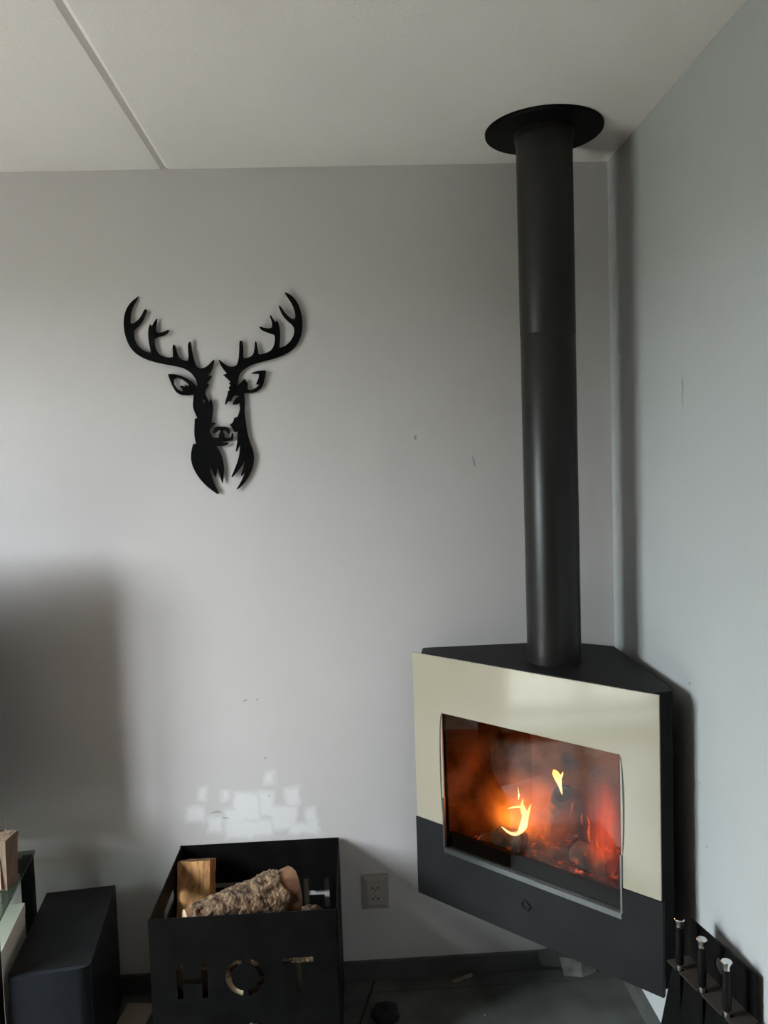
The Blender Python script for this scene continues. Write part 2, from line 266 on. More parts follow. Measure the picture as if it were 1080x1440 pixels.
m_verm = mat('sooty_firebrick', (.16,.10,.06), .95, spec=.05); mottle(m_verm, (.008,.005,.004), (.10,.055,.03), 7, 8, bump=.5, bscale=30, bdist=.004)
m_soot = mat('soot_black', (.003,.0025,.0025), .95, spec=.03)
m_plast = mat('grey_socket_plastic', (.34,.295,.27), .35)
m_dark = mat('socket_hole_black', (.01,.01,.01), .6)

def clear_glass(name, tint=(1,1,1), ior=1.5, rough=0.0):
    m = bpy.data.materials.new(name); m.use_nodes = True; m.node_tree.nodes.clear()
    t = N(m, 'BsdfTransparent'); t.inputs[0].default_value = (*tint, 1)
    g = N(m, 'BsdfGlossy'); g.inputs['Roughness'].default_value = rough
    fr = N(m, 'Fresnel'); fr.inputs['IOR'].default_value = ior
    ge = N(m, 'NewGeometry'); fb_ = N(m, 'Math', operation='SUBTRACT'); fb_.inputs[0].default_value = 1; L(m, ge.outputs['Backfacing'], fb_.inputs[1])
    fm = N(m, 'Math', operation='MULTIPLY'); L(m, fr.outputs[0], fm.inputs[0]); L(m, fb_.outputs[0], fm.inputs[1])
    mx = N(m, 'MixShader'); L(m, fm.outputs[0], mx.inputs[0]); L(m, t.outputs[0], mx.inputs[1]); L(m, g.outputs[0], mx.inputs[2])
    o = N(m, 'OutputMaterial'); L(m, mx.outputs[0], o.inputs[0]); return m
m_pane = clear_glass('window_glass', (.95,.97,.96))
m_shelf = clear_glass('smoked_green_glass', (.50,.57,.53), 1.5)
m_doorglass = clear_glass('stove_door_glass', (.92,.86,.80), 1.46)

# ------------------------------------------------------------------ the room
T = .14
struct(obj('wall_back', mkbox(XL-T, XR+T, DEPTH, DEPTH+T, -.1, H+.2), m_back))
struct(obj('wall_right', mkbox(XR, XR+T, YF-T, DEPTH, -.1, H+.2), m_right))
bm = bmesh.new(); y0, y1, z0, z1 = WIN_SIDE
for a in ((YF-T, y0, -.1, H+.2), (y1, DEPTH, -.1, H+.2), (y0, y1, -.1, z0), (y0, y1, z1, H+.2)): box(bm, XL-T, XL, *a)
struct(obj('wall_left', bm, m_far))
struct(obj('wall_front', mkbox(XL, XR, YF-T, YF, -.1, H+.2), m_far))
# ceiling of two concrete planks with an open V joint between them
SX = -.5264; GW, GD = .0125, .0095
bm = bmesh.new()
prof = [(XL-T, H), (SX-GW, H), (SX, H+GD), (SX+GW, H), (XR+T, H), (XR+T, H+.2), (XL-T, H+.2)]
a = [bm.verts.new((x, YF-T, z)) for x, z in prof]; b = [bm.verts.new((x, DEPTH, z)) for x, z in prof]
for i in range(7): bm.faces.new((a[i], a[(i+1)%7], b[(i+1)%7], b[i]))
bm.faces.new(a[::-1]); bm.faces.new(b)
struct(obj('ceiling', bm, m_ceil))
# windows
def window(name, o0, o1, z0, z1, axis, pos):
    bm = bmesh.new(); fw, d = .06, .05
    def bb(a0, a1, c0, c1):
        if axis == 'x': box(bm, pos-d, pos+d*.2, a0, a1, c0, c1)
        else: box(bm, a0, a1, pos-d, pos+d*.2, c0, c1)
    bb(o0, o0+fw, z0, z1); bb(o1-fw, o1, z0, z1); bb(o0+fw, o1-fw, z0, z0+fw); bb(o0+fw, o1-fw, z1-fw, z1)
    mid = (o0+o1)/2; bb(mid-.03, mid+.03, z0+fw, z1-fw)
    wf = struct(obj(name, bm, m_white))
    for a0, a1 in ((o0+fw, mid-.03), (mid+.03, o1-fw)):
        g = mkbox(pos-.022, pos-.018, a0, a1, z0+fw, z1-fw) if axis == 'x' else mkbox(a0, a1, pos-.022, pos-.018, z0+fw, z1-fw)
        obj('pane', g, m_pane, wf)
    s = mkbox(pos, pos+.24, o0-.04, o1+.04, z0-.03, z0) if axis == 'x' else mkbox(o0-.04, o1+.04, pos, pos+.24, z0-.03, z0)
    obj('sill', s, m_white, wf)
window('window_1', *WIN_SIDE, 'x', XL-.05)
struct(obj('ground', mkbox(-40, 30, -40, 30, -.5, -.3), m_grass))

m_hedge = mat('hedge_green', (.03,.05,.02), .95); mottle(m_hedge, (.015,.028,.010), (.045,.07,.03), 6, 8)
hd = thing('hedge', 'tall dark hedge added outside to block low sky, beyond the window in the left wall', 'hedge', (-8.0, .6, -.3))  # unseen from the camera, added to block the low sky at the window
bm = bmesh.new(); nh = 40
rows = []
for i in range(nh+1):
    y = -9+18*i/nh; rows.append([bm.verts.new((xx+.25*noise.noise(Vector((y*1.3, zz*2, k))), y, zz+(.35*noise.noise(Vector((y, 3, 1))) if zz > 1 else 0))) for k, (xx, zz) in enumerate(((.6,0), (.7,1.0), (.5,2.1), (0,2.7), (-.5,2.1), (-.7,1.0), (-.6,0)))])
for a, b in zip(rows, rows[1:]):
    for k in range(6): bm.faces.new((a[k], a[k+1], b[k+1], b[k]))
bm.faces.new(rows[0]); bm.faces.new(rows[-1][::-1])
obj('foliage', bm, m_hedge, hd, smooth=1.0)

# floor: black joint bed with the slate tiles lying on it
fl = struct(obj('floor', mkbox(XL-T, XR+T, YF-T, DEPTH, -.2, -.004), m_grout))
def seam(y): return .026 + .254*(y-2.501)
def tile(pts, name='tile', m=None):
    o = obj(name, prism(bmesh.new(), pts, -.004, 0), m or m_tile, fl, bevel=.0012, seg=1); return o
g = .0018
tile([(seam(2.452)+g, 2.4475+g), (XR-.012, 2.4475+g), (XR-.012, DEPTH-.012), (seam(2.5)+g, DEPTH-.012)])
tile([(seam(1.5)+g, 1.5+g), (XR-.012, 1.5+g), (XR-.012, 2.4475-g), (seam(2.445)+g, 2.4475-g)])
tile([(-.9, 1.5+g), (seam(1.5)-3.6*g, 1.5+g), (seam(2.506)-3.6*g, DEPTH-.012), (-.9, DEPTH-.012)])
tile([(XL, 1.5+g), (-.9-2*g, 1.5+g), (-.9-2*g, DEPTH-.012), (XL, DEPTH-.012)], 'floor_board', m_oak)
BW = (XR-XL)/5
for i in range(4):
    for j in range(5):
        tile([(XL+BW*j+g, YF+1.225*i+g), (XL+BW*(j+1)-g, YF+1.225*i+g), (XL+BW*(j+1)-g, YF+1.225*(i+1)-g), (XL+BW*j+g, YF+1.225*(i+1)-g)], 'floor_board', m_oak)
# skirting
struct(obj('baseboard_back', mkbox(XL, XR, DEPTH-.013, DEPTH, 0, .063), m_skirt, bevel=.002))
struct(obj('baseboard_right', mkbox(XR-.02, XR, YF, DEPTH-.013, 0, .05), m_skirt, bevel=.002))

# ------------------------------------------------------------------ corner stove
SA = .774940; SLX, SLY, SZ = .1814, 2.4429, .3255
st = thing('wood_stove', 'black corner wood stove with cream glass front and a lit fire behind its window', 'stove', (SLX, SLY, SZ), -SA)
PW, PH = .786, .770
HU0, HU1, HZ0, HZ1, LOWZ = .108, .681, .170, .598, .247
# body: an open fronted shell, plan outline in (u along the front, v back into the corner)
plan = [(.022,.012), (-.004,.050), (-.010,.062), (-.004,.072), (.293,.362), (.500,.412), (.790,.066), (.795,.050), (.768,.012)]
plan[4] = (.300,.378); plan[5] = (.4665,.410)
def wall_strip(bm, pts, z0, z1, th=.004):
    n = len(pts)
    cx = sum(p[0] for p in pts)/n; cy = sum(p[1] for p in pts)/n
    inn = [(p[0]+(cx-p[0])*.02, p[1]+(cy-p[1])*.02) for p in pts]
    a = [[bm.verts.new((x, y, z)) for x, y in q] for q, z in ((pts, z0), (pts, z1), (inn, z1), (inn, z0))]
    for i in range(n-1):
        for k in range(4):
            bm.faces.new((a[k][i], a[k][i+1], a[(k+1)%4][i+1], a[(k+1)%4][i]))
    bm.faces.new([a[k][0] for k in range(4)]); bm.faces.new([a[k][-1] for k in range(4)][::-1])
bm = bmesh.new(); wall_strip(bm, plan, .004, PH-.010); prism(bm, plan, 0, .004)
obj('body', bm, m_stove, st, smooth=.35)
obj('top_plate', prism(bmesh.new(), plan, PH-.009, PH-.001), m_stove, st, bevel=.002)
# front
cream = [(0, LOWZ+.0015), (HU0, LOWZ+.0015), (HU0, HZ1), (HU1, HZ1), (HU1, LOWZ+.0015), (PW, LOWZ+.0015), (PW, PH), (0, PH)]
o = plate('cream_glass_panel', [cream], .006, m_cream, st, bevel=.0008); o['label'] = 'glossy cream glass surround'
low = [(-.004, 0), (PW+.004, 0), (PW+.004, LOWZ), (HU1, LOWZ), (HU1, HZ0-.004), (HU0, HZ0-.004), (HU0, LOWZ), (-.004, LOWZ)]
lowp = o = plate('lower_panel', [low], .014, m_char, st, bevel=.0012, mtx=Matrix.Translation((0, .006, 0))); o['label'] = 'charcoal grey steel panel below the cream glass'
# backing frame that closes the gap behind the front
back = [(.012,.01), (PW-.012,.01), (PW-.012,PH-.012), (.012,PH-.012)]
plate('front_frame', [back, [(HU0+.006,HZ0+.012), (HU1-.006,HZ0+.012), (HU1-.006,HZ1-.002), (HU0+.006,HZ1-.002)]], .004, m_stove, st, mtx=Matrix.Translation((0, .0115, 0)))
# emblem: raised rounded lozenge outline
def loz(cx, cz, rx, rz, k=.30):
    pts = []; cs = [(cx-rx*.25, cz+rz), (cx+rx, cz+.05*rz), (cx+rx*.25, cz-rz), (cx-rx, cz-.05*rz)]
    for i in range(4):
        p, c, q = Vector(cs[i-1]), Vector(cs[i]), Vector(cs[(i+1)%4])
        A, B = c.lerp(p, k), c.lerp(q, k)
        for t in (0, .25, .5, .75, 1): pts.append(tuple((A.lerp(c, t)).lerp(c.lerp(B, t), t)))
    return pts
ec = (.392, .100)
o = plate('emblem', [loz(*ec, .020, .020), loz(ec[0]+.001, ec[1], .0135, .0145)], .005, m_char, lowp, bevel=.0012, mtx=Matrix.Translation((0, -.0075, 0)))
# glass door with its bottom rail, side strips and edges
door = obj('door_glass', mkbox(HU0+.003, HU1-.003, -.004, .000, HZ0+.011, HZ1), m_doorglass, st)
obj('door_rail', mkbox(HU0-.001, HU1+.001, -.011, -.001, HZ0-.004, HZ0+.011), m_steel, door, bevel=.0015)['label'] = 'bright steel rail along the bottom of the door'
for s, u, za, zb in ((-1, HU0, .262, .592), (1, HU1, .330, .594)):
    bm = bmesh.new(); n = 14; prv = None
    for i in range(n+1):
        z = za+(zb-za)*i/n; bow = .0095*math.sin(PI*i/n)**.5 if 0 < i < n else .001
        q = [bm.verts.new((u+s*.0005, -.004, z)), bm.verts.new((u+s*(bow+.001), -.0075, z)), bm.verts.new((u+s*(bow+.001), -.0058, z)), bm.verts.new((u+s*.0005, -.0022, z))]
        if prv:
            for k in range(4): bm.faces.new((prv[k], prv[(k+1)%4], q[(k+1)%4], q[k]))
        else: bm.faces.new(q)
        prv = q
    bm.faces.new(prv[::-1]); obj('side_strip', bm, m_dkst, door)
for u0, u1 in ((HU0-.004, HU0+.002), (HU1-.002, HU1+.003)):
    obj('door_edge', mkbox(u0, u1, -.0095, -.001, HZ0+.011, .335), m_steel, door)
# firebox: tapering five sided brick lining, open to the door
fu0, fu1, fz0, fz1, fv = HU0-.008, HU1+.008, HZ0-.01, HZ1+.012, .30
bm = bmesh.new()
A = [bm.verts.new(p) for p in ((fu0,.013,fz0), (fu1,.013,fz0), (fu1,.013,fz1), (fu0,.013,fz1))]
B = [bm.verts.new(p) for p in ((fu0+.13,fv,fz0), (fu1-.13,fv,fz0), (fu1-.13,fv,fz1), (fu0+.13,fv,fz1))]
bm.faces.new(B[::-1])
for i in range(4): bm.faces.new((A[i], B[i], B[(i+1)%4], A[(i+1)%4]))
fb = obj('firebox', bm, m_verm, st)
# baffle, front log fence
obj('log_fence', prism(bmesh.new(), [(fu0+.003,.014), (fu1-.003,.014), (fu1-.02,.030), (fu0+.02,.030)], fz0+.001, HZ0+.050), m_soot, st)
# ------------------------------------------------------------------ what burns inside (world positions from the stove frame)
SM = Matrix.Translation((SLX, SLY, SZ)) @ Matrix.Rotation(-SA, 4, 'Z')
def S(u, v, z): return SM @ Vector((u, v, z))
def SF(u, v, z): return S(u-.67*v, v, z-.45*v)   # (u, z) where it shows in the door opening, v how deep behind it
m_ember = mat('glowing_embers', (.02,.015,.012), .95)
tc = N(m_ember, 'TexCoord'); nz = N(m_ember, 'TexNoise'); nz.inputs['Scale'].default_value = 46; nz.inputs['Detail'].default_value = 7; L(m_ember, tc.outputs['Object'], nz.inputs['Vector'])
r1 = ramp(m_ember, nz.outputs['Fac'], [(.55,(0,0,0)), (.66,(.35,.04,.012)), (.80,(1,.20,.12))])
L(m_ember, r1.outputs[0], bsdf(m_ember).inputs['Emission Color']); bsdf(m_ember).inputs['Emission Strength'].default_value = .9
bm = bmesh.new(); nu, nv = 60, 30
g = [[None]*(nv+1) for _ in range(nu+1)]
for i in range(nu+1):
    for j in range(nv+1):
        t = j/nv; u = fu0+.02+.13*t*.95+(fu1-fu0-.04-.26*t*.95)*i/nu; v = .034+(fv-.045)*t
        p = Vector((u*14, v*14, 3.1))
        h = .036*math.exp(-((u-.35)/.17)**2-((v-.16)/.10)**2)+.016*noise.noise(p*2.2)+.012*abs(noise.noise(p*5))+.007*abs(noise.noise(p*13))
        g[i][j] = bm.verts.new(S(u, v, fz0+.02+max(h, -.015)))
for i in range(nu):
    for j in range(nv): bm.faces.new((g[i][j], g[i+1][j], g[i+1][j+1], g[i][j+1]))
eb = obj('ember_bed', bm, m_ember, None, 'stuff', smooth=.9); tag(eb, 'bed of grey ash and red glowing embers on the stove floor', 'embers')

m_burn = mat('charred_wood', (.02,.014,.01), .95); mottle(m_burn, (.008,.006,.005), (.05,.032,.02), 25, 8, bump=.6, bscale=50, bdist=.004)
tc = N(m_burn, 'TexCoord'); nz = N(m_burn, 'TexNoise'); nz.inputs['Scale'].default_value = 14; nz.inputs['Detail'].default_value = 5; L(m_burn, tc.outputs['Object'], nz.inputs['Vector'])
r1 = ramp(m_burn, nz.outputs['Fac'], [(.60,(0,0,0)), (.68,(.6,.09,.01)), (.8,(1,.35,.08))])
L(m_burn, r1.outputs[0], bsdf(m_burn).inputs['Emission Color']); bsdf(m_burn).inputs['Emission Strength'].default_value = .5
def lump_log(a, b, ra, rb, seed, squash=.8, seg=22, n=26, amp=.16):
    a, b = Vector(a), Vector(b); d = (b-a).normalized(); x = d.orthogonal().normalized(); y = d.cross(x)
    bm = bmesh.new(); rings = []
    for i in range(n+1):
        t = i/n; R = ra+(rb-ra)*t; R *= (min(1, .82+i*.09, .82+(n-i)*.09))
        ring = []
        for k in range(seg):
            an = 2*PI*k/seg; q = x*math.cos(an)+y*math.sin(an)*squash
            nn = noise.noise(Vector((math.cos(an)*1.6, math.sin(an)*1.6, t*7))+Vector((seed*3.7,)*3))+.5*noise.noise(Vector((math.cos(an)*5, math.sin(an)*5, t*16+seed)))
            ring.append(bm.verts.new(a+(b-a)*t+q*R*(1+amp*nn)))
        rings.append(ring)
    for p, q in zip(rings, rings[1:]):
        for k in range(seg): bm.faces.new((p[k], p[(k+1)%seg], q[(k+1)%seg], q[k]))
    for ring, s in ((rings[0], -1), (rings[-1], 1)):
        c = bm.verts.new(sum((v.co for v in ring), Vector())/seg)
        for k in range(seg): bm.faces.new((ring[k], ring[(k+1)%seg], c) if s > 0 else (ring[(k+1)%seg], ring[k], c))
    return bm
bl = 'logs burning in the stove'
o = obj('burning_log', lump_log(S(.245,.075,.222), S(.335,.085,.230), .036, .032, 1), m_burn, smooth=.8); tag(o, 'stubby charred log below the tall bright flame', 'log', bl)
o = obj('burning_log', lump_log(S(.375,.20,.222), S(.445,.12,.395), .045, .038, 5), m_burn, smooth=.8); tag(o, 'dark charred log leaning upright right of the bright flame', 'log', bl)
o = obj('burning_log', lump_log(S(.47,.14,.222), S(.60,.10,.232), .034, .036, 9), m_burn, smooth=.8); tag(o, 'blackened log lying at the back of the ember bed', 'log', bl)

# flames
def flame_mat(name, core, mid, tip, strength, soft=1.6, lo=0.0, hi=1.0):
    m = bpy.data.materials.new(name); m.use_nodes = True; m.node_tree.nodes.clear()
    tc = N(m, 'TexCoord'); sp = N(m, 'SeparateXYZ'); L(m, tc.outputs['Generated'], sp.inputs[0])
    rr = ramp(m, sp.outputs['Z'], [(lo, core), (lo+.45*(hi-lo), mid), (hi, tip)])
    em = N(m, 'Emission'); em.inputs['Strength'].default_value = strength; L(m, rr.outputs[0], em.inputs[0])
    tr = N(m, 'BsdfTransparent'); lw = N(m, 'LayerWeight'); lw.inputs['Blend'].default_value = .5
    inv = N(m, 'Math', operation='SUBTRACT'); inv.inputs[0].default_value = 1; L(m, lw.outputs['Facing'], inv.inputs[1])
    pw = N(m, 'Math', operation='POWER'); L(m, inv.outputs[0], pw.inputs[0]); pw.inputs[1].default_value = soft
    mx = N(m, 'MixShader'); L(m, pw.outputs[0], mx.inputs[0]); L(m, tr.outputs[0], mx.inputs[1]); L(m, em.outputs[0], mx.inputs[2])
    o = N(m, 'OutputMaterial'); L(m, mx.outputs[0], o.inputs[0]); return m
m_fl = flame_mat('bright_flame', (1,.78,.38), (1,.70,.26), (1,.45,.06), 3.2, .8)
m_fs = flame_mat('dim_flame', (1,.22,.03), (1,.17,.02), (.8,.08,.01), .9, 1.6)
def flame(parent, pts, rad, m, flat=.45):
    P = [Vector(p) for p in pts]; Q = []; R = []
    for i in range(len(P)-1):
        for t in (0, .25, .5, .75):
            p0, p1, p2, p3 = P[max(i-1,0)], P[i], P[i+1], P[min(i+2,len(P)-1)]
            Q.append(.5*((2*p1)+(p2-p0)*t+(2*p0-5*p1+4*p2-p3)*t*t+(3*p1-p0-3*p2+p3)*t**3)); R.append(rad[i]*(1-t)+rad[i+1]*t)
    Q.append(P[-1]); R.append(rad[-1])
    return obj('flame', tube(bmesh.new(), Q, R, 14, flat), m, parent, smooth=1.2)
def fire(name, label): return thing(name, label, 'fire', S(.39,.13,fz0+.02), group='flames in the stove')
f1 = fire('fire', 'tall bright yellow flame licking up at the middle of the stove window')
fo = f1.location
def R_(u, v, z): return tuple(SF(u, v, z)-fo)
flame(f1, [R_(.312,.075,.292), R_(.338,.072,.283), R_(.366,.072,.288), R_(.388,.074,.312), R_(.400,.076,.348), R_(.416,.078,.390)], [.001,.006,.013,.020,.013,.001], m_fl)
flame(f1, [R_(.378,.076,.305), R_(.392,.080,.350), R_(.386,.082,.375), R_(.390,.084,.400)], [.013,.013,.008,.001], m_fl)
flame(f1, [R_(.335,.074,.355), R_(.355,.075,.364), R_(.378,.078,.372), R_(.384,.078,.368)], [.001,.005,.006,.001], m_fl)
flame(f1, [R_(.374,.078,.392), R_(.375,.078,.408), R_(.373,.078,.428)], [.0015,.003,.0008], m_fl)
f2 = fire('fire', 'small yellow flame floating high, right of the stove window centre'); f2.location = S(.49,.13,.44); fo = f2.location
flame(f2, [R_(.519,.08,.445), R_(.513,.08,.468), R_(.507,.08,.489), R_(.497,.08,.503), R_(.493,.08,.511)], [.001,.007,.016,.013,.001], m_fl)
flame(f2, [R_(.509,.083,.483), R_(.518,.083,.498), R_(.523,.083,.512)], [.008,.007,.001], m_fl)
f3 = fire('fire', 'thin orange flames against the right end of the firebox'); f3.location = S(.61,.05,.27); fo = f3.location
flame(f3, [R_(.598,.05,.335), R_(.594,.05,.360), R_(.597,.05,.385), R_(.590,.05,.41)], [.002,.005,.004,.0006], m_fs)
flame(f3, [R_(.622,.045,.325), R_(.617,.045,.342), R_(.618,.045,.362)], [.002,.0055,.0006], m_fs)
flame(f3, [R_(.630,.045,.318), R_(.626,.045,.335)], [.003,.0006], m_fs)
flame(f3, [R_(.577,.06,.375), R_(.575,.06,.398), R_(.578,.06,.41)], [.001,.003,.0006], m_fs)

# burning gas: soft emissive clouds
def gas(name, label, c, sx, sy, sz, col, dens, stretch=(1,1,1), nscale=9, par=None):
    m = bpy.data.materials.new(name); m.use_nodes = True; m.node_tree.nodes.clear()
    tc = N(m, 'TexCoord')
    ln = N(m, 'VectorMath', operation='LENGTH'); L(m, tc.outputs['Object'], ln.inputs[0])
    fall = N(m, 'MapRange', interpolation_type='SMOOTHERSTEP'); fall.inputs['From Min'].default_value = 1; fall.inputs['From Max'].default_value = .0; L(m, ln.outputs['Value'], fall.inputs['Value'])
    mp = N(m, 'Mapping'); mp.inputs['Scale'].default_value = stretch; L(m, tc.outputs['Object'], mp.inputs[0])
    nz = N(m, 'TexNoise'); nz.inputs['Scale'].default_value = nscale; nz.inputs['Detail'].default_value = 3; L(m, mp.outputs[0], nz.inputs['Vector'])
    nr = N(m, 'MapRange'); nr.inputs['From Min'].default_value = .35; nr.inputs['From Max'].default_value = .68; L(m, nz.outputs['Fac'], nr.inputs['Value'])
    mu = N(m, 'Math', operation='MULTIPLY'); L(m, fall.outputs['Result'], mu.inputs[0]); L(m, nr.outputs['Result'], mu.inputs[1])
    st_ = N(m, 'Math', operation='MULTIPLY'); L(m, mu.outputs[0], st_.inputs[0]); st_.inputs[1].default_value = dens
    em = N(m, 'Emission'); em.inputs[0].default_value = (*col, 1); L(m, st_.outputs[0], em.inputs['Strength'])
    o = N(m, 'OutputMaterial'); L(m, em.outputs[0], o.inputs['Volume'])
    bm = bmesh.new(); bmesh.ops.create_icosphere(bm, subdivisions=3, radius=1)
    ob = obj(name, bm, m, par, 'stuff'); ob['label'] = label
    ob.matrix_local = Matrix.Translation(-par.location) @ SM @ Matrix.Translation(c) @ Matrix.Diagonal((sx, sy, sz, 1)); return ob
gas('orange_glow', 'soft orange glow of burning gas', (.325,.12,.315), .20, .095, .16, (1,.20,.022), 17.0, (1,1,1), 1.7, f1)
gas('orange_glow', 'bright orange glow close to the flame', (.290,.10,.295), .115, .075, .095, (1,.26,.035), 30.0, (1,1,1), 1.2, f1)
gas('red_glow', 'streaky red glow of flames', (.590,.085,.330), .075, .068, .19, (1,.095,.006), 19.0, (3.2,3.2,.6), 1.3, f3)

def fire_lamp(name, p, watts, rad, col):
    l = bpy.data.lights.new(name, 'POINT'); l.energy = watts; l.shadow_soft_size = rad; l.color = col
    o = bpy.data.objects.new(name, l); C.objects.link(o); o.location = p; return o
fire_lamp('firelight', S(.30,.10,.32), 2.2, .03, (1,.28,.05))
fire_lamp('firelight', S(.56,.10,.33), 1.0, .03, (1,.14,.02))

# ------------------------------------------------------------------ flue pipe
PX, PY = .580, 2.272
ZT = SZ+PH-.001
fp = thing('flue_pipe', 'black flue pipe rising from the stove top to the ceiling', 'stove pipe', (PX, PY, ZT))
hz = 2.030-ZT
obj('pipe_section', lathe(bmesh.new(), [(.0775,0), (.0775,hz), (.0772,hz+.0006)], 64), m_pipe, fp, smooth=.5)
obj('pipe_section', lathe(bmesh.new(), [(.0774,hz+.0010), (.0783,hz+.0022), (.0783,H-ZT-.012)], 64), m_pipe, fp, smooth=.5)
cr_ = obj('ceiling_rosette', lathe(bmesh.new(), [(.079,H-ZT-.010), (.160,H-ZT-.010), (.1635,H-ZT-.007), (.1640,H-ZT-.0005)], 72), m_acr, fp, smooth=.5)
obj('rosette_ring', lathe(bmesh.new(), [(.0792,H-ZT-.028), (.083,H-ZT-.026), (.083,H-ZT-.010)], 64), m_pipe, cr_, smooth=.5)

# ------------------------------------------------------------------ deer head on the wall
dh = thing('deer_head_wall_art', 'flat black deer head silhouette with branching antlers on the grey wall', 'wall art', (-.395, DEPTH-.007, 1.6))
def soften(pts):
    out = []; n = len(pts)
    for i in range(n):
        p, c, q = Vector(pts[i-1]), Vector(pts[i]), Vector(pts[(i+1)%n])
        a = (c-p).angle(q-c, 0)
        if a > .75: out.append(tuple(c))
        else:
            la, lb = (c-p).length, (q-c).length
            out.append(tuple(c.lerp(p, .25))); out.append(tuple(c.lerp(q, .25)))
    return out
def sh(pts): return [(x+.395, z-1.6) for x, z in pts]
for k, (part, holes) in enumerate((('antler', None), ('face', 'eyehole'), ('ear', 'earhole'))):
    for i, pts in enumerate(DEER[part]):
        ol = [soften(sh(pts))]
        if holes and i == 0: ol += [sh(h) for h in DEER[holes]]
        plate(part, ol, .004+.0002*k, m_acr, dh)
for x, z in ((-.44, 1.80), (-.345, 1.80), (-.53, 2.020), (-.243, 2.028)):
    obj('spacer', lathe(bmesh.new(), [(.004,0), (.004,.0065)], 12, Matrix.Translation((x+.395, .0002, z-1.6)) @ Matrix.Rotation(-PI/2, 4, 'X')), m_acr, dh)

# ------------------------------------------------------------------ firewood box with HOT cut through its plates
BX0, BX1, BY0, BY1, BH = -.580, -.076, 2.092, 2.508, .485
bxc = (BX0+BX1)/2
fbx = thing('firewood_box', 'black steel firewood box with HOT cut out of its front, standing against the wall', 'log box', (bxc, BY0, 0))
def letter_H(x0, x1, z0, z1, s=.016):
    m_ = (z0+z1)/2
    return [[(x0,z0),(x0+s,z0),(x0+s,m_-s*.5),(x1-s,m_-s*.5),(x1-s,z0),(x1,z0),(x1,z1),(x1-s,z1),(x1-s,m_+s*.5),(x0+s,m_+s*.5),(x0+s,z1),(x0,z1)]]
def letter_O(cx, cz, r, s=.016, gap=.16):
    o = []
    for a0 in (-PI/2+gap, PI/2+gap):
        a1 = a0+PI-2*gap
        o.append(circ(cx, cz, r, 18, a0, a1, True)+circ(cx, cz, r-s, 18, a1, a0, True))
    return o
def letter_T(x0, x1, z0, z1, s=.016):
    m_ = (x0+x1)/2
    return [[(m_-s/2,z0),(m_+s/2,z0),(m_+s/2,z1-s),(x1,z1-s),(x1,z1),(x0,z1),(x0,z1-s),(m_-s/2,z1-s)]]
def HOT(dx=0, flip=1):
    L_ = letter_H(-.183, -.101, .257, .356) + letter_O(.0, .309, .053) + letter_T(.103, .185, .257, .356)
    return [[(flip*x+dx, z) for x, z in q] for q in L_]
hw = (BX1-BX0)/2
rim = lambda w_: [(-w_, .02), (w_, .02), (w_, BH), (-w_, BH)]
frp = plate('front_plate', [rim(hw)]+HOT(), .003, m_blk, fbx, mtx=Matrix.Translation((0, .003, 0)))
plate('rear_plate', [rim(hw)]+HOT(.035, -1), .003, m_blk, fbx, mtx=Matrix.Translation((0, BY1-BY0, 0)))
dm = (BY1-BY0)/2
for s in (-1, 1):
    o = plate('side_plate', [[(-dm+.003,.02),(dm-.003,.02),(dm-.003,BH),(-dm+.003,BH)], rrect(-.055,.075,.385,.420,.015)], .003, m_blk, fbx,
          mtx=Matrix.Translation((s*(hw-.0015)+.0015, dm, 0)) @ Matrix.Rotation(PI/2, 4, 'Z'))
obj('bottom_plate', mkbox(-hw+.003, hw-.003, .003, BY1-BY0-.003, .02, .023), m_blk, fbx)
for x in (-hw+.02, hw-.02):
    for y in (.02, BY1-BY0-.02):
        obj('foot', lathe(bmesh.new(), [(.012,0), (.012,.02)], 14, Matrix.Translation((x, y, 0))), m_blk, fbx)
bm = bmesh.new(); lathe(bm, [(.0022,0), (.0022,.006), (.005,.006), (.005,.009)], 14, Matrix.Translation((.012, 0, .182)) @ Matrix.Rotation(PI/2, 4, 'X'))
tube(bm, [(.014,-.008,.182), (.030,-.010,.1835)], .0016, 8)
o = obj('latch_screw', bm, m_chrome, frp); o['label'] = 'small bright screw below the cut out letters'

# firewood
m_bark = mat('rough_bark', (.2,.13,.08), .95)
mottle(m_bark, (.035,.018,.009), (.30,.195,.115), 55, 8, lo=.36, hi=.70, bump=1.0, bscale=120, bdist=.008)
m_wood = mat('split_pine', (.5,.27,.11), .8); mottle(m_wood, (.22,.095,.03), (.46,.235,.085), 14, 7, stretch=(4,4,.3), bump=.9, bscale=26, bdist=.006)
m_bare = mat('peeled_brown_wood', (.3,.17,.09), .85); mottle(m_bare, (.11,.048,.021), (.25,.13,.062), 16, 7, bump=.6, bscale=30, bdist=.004)
m_endg = mat('pale_end_grain', (.66,.52,.34), .85); mottle(m_endg, (.55,.40,.24), (.74,.62,.43), 30, 6)
fwg = 'split logs in the firewood box'
def axes(a, b):
    d = (b-a).normalized(); x = d.cross(Vector((0,0,1)))
    x = x.normalized() if x.length > .05 else Vector((1,0,0)); return d, x, x.cross(d).normalized()
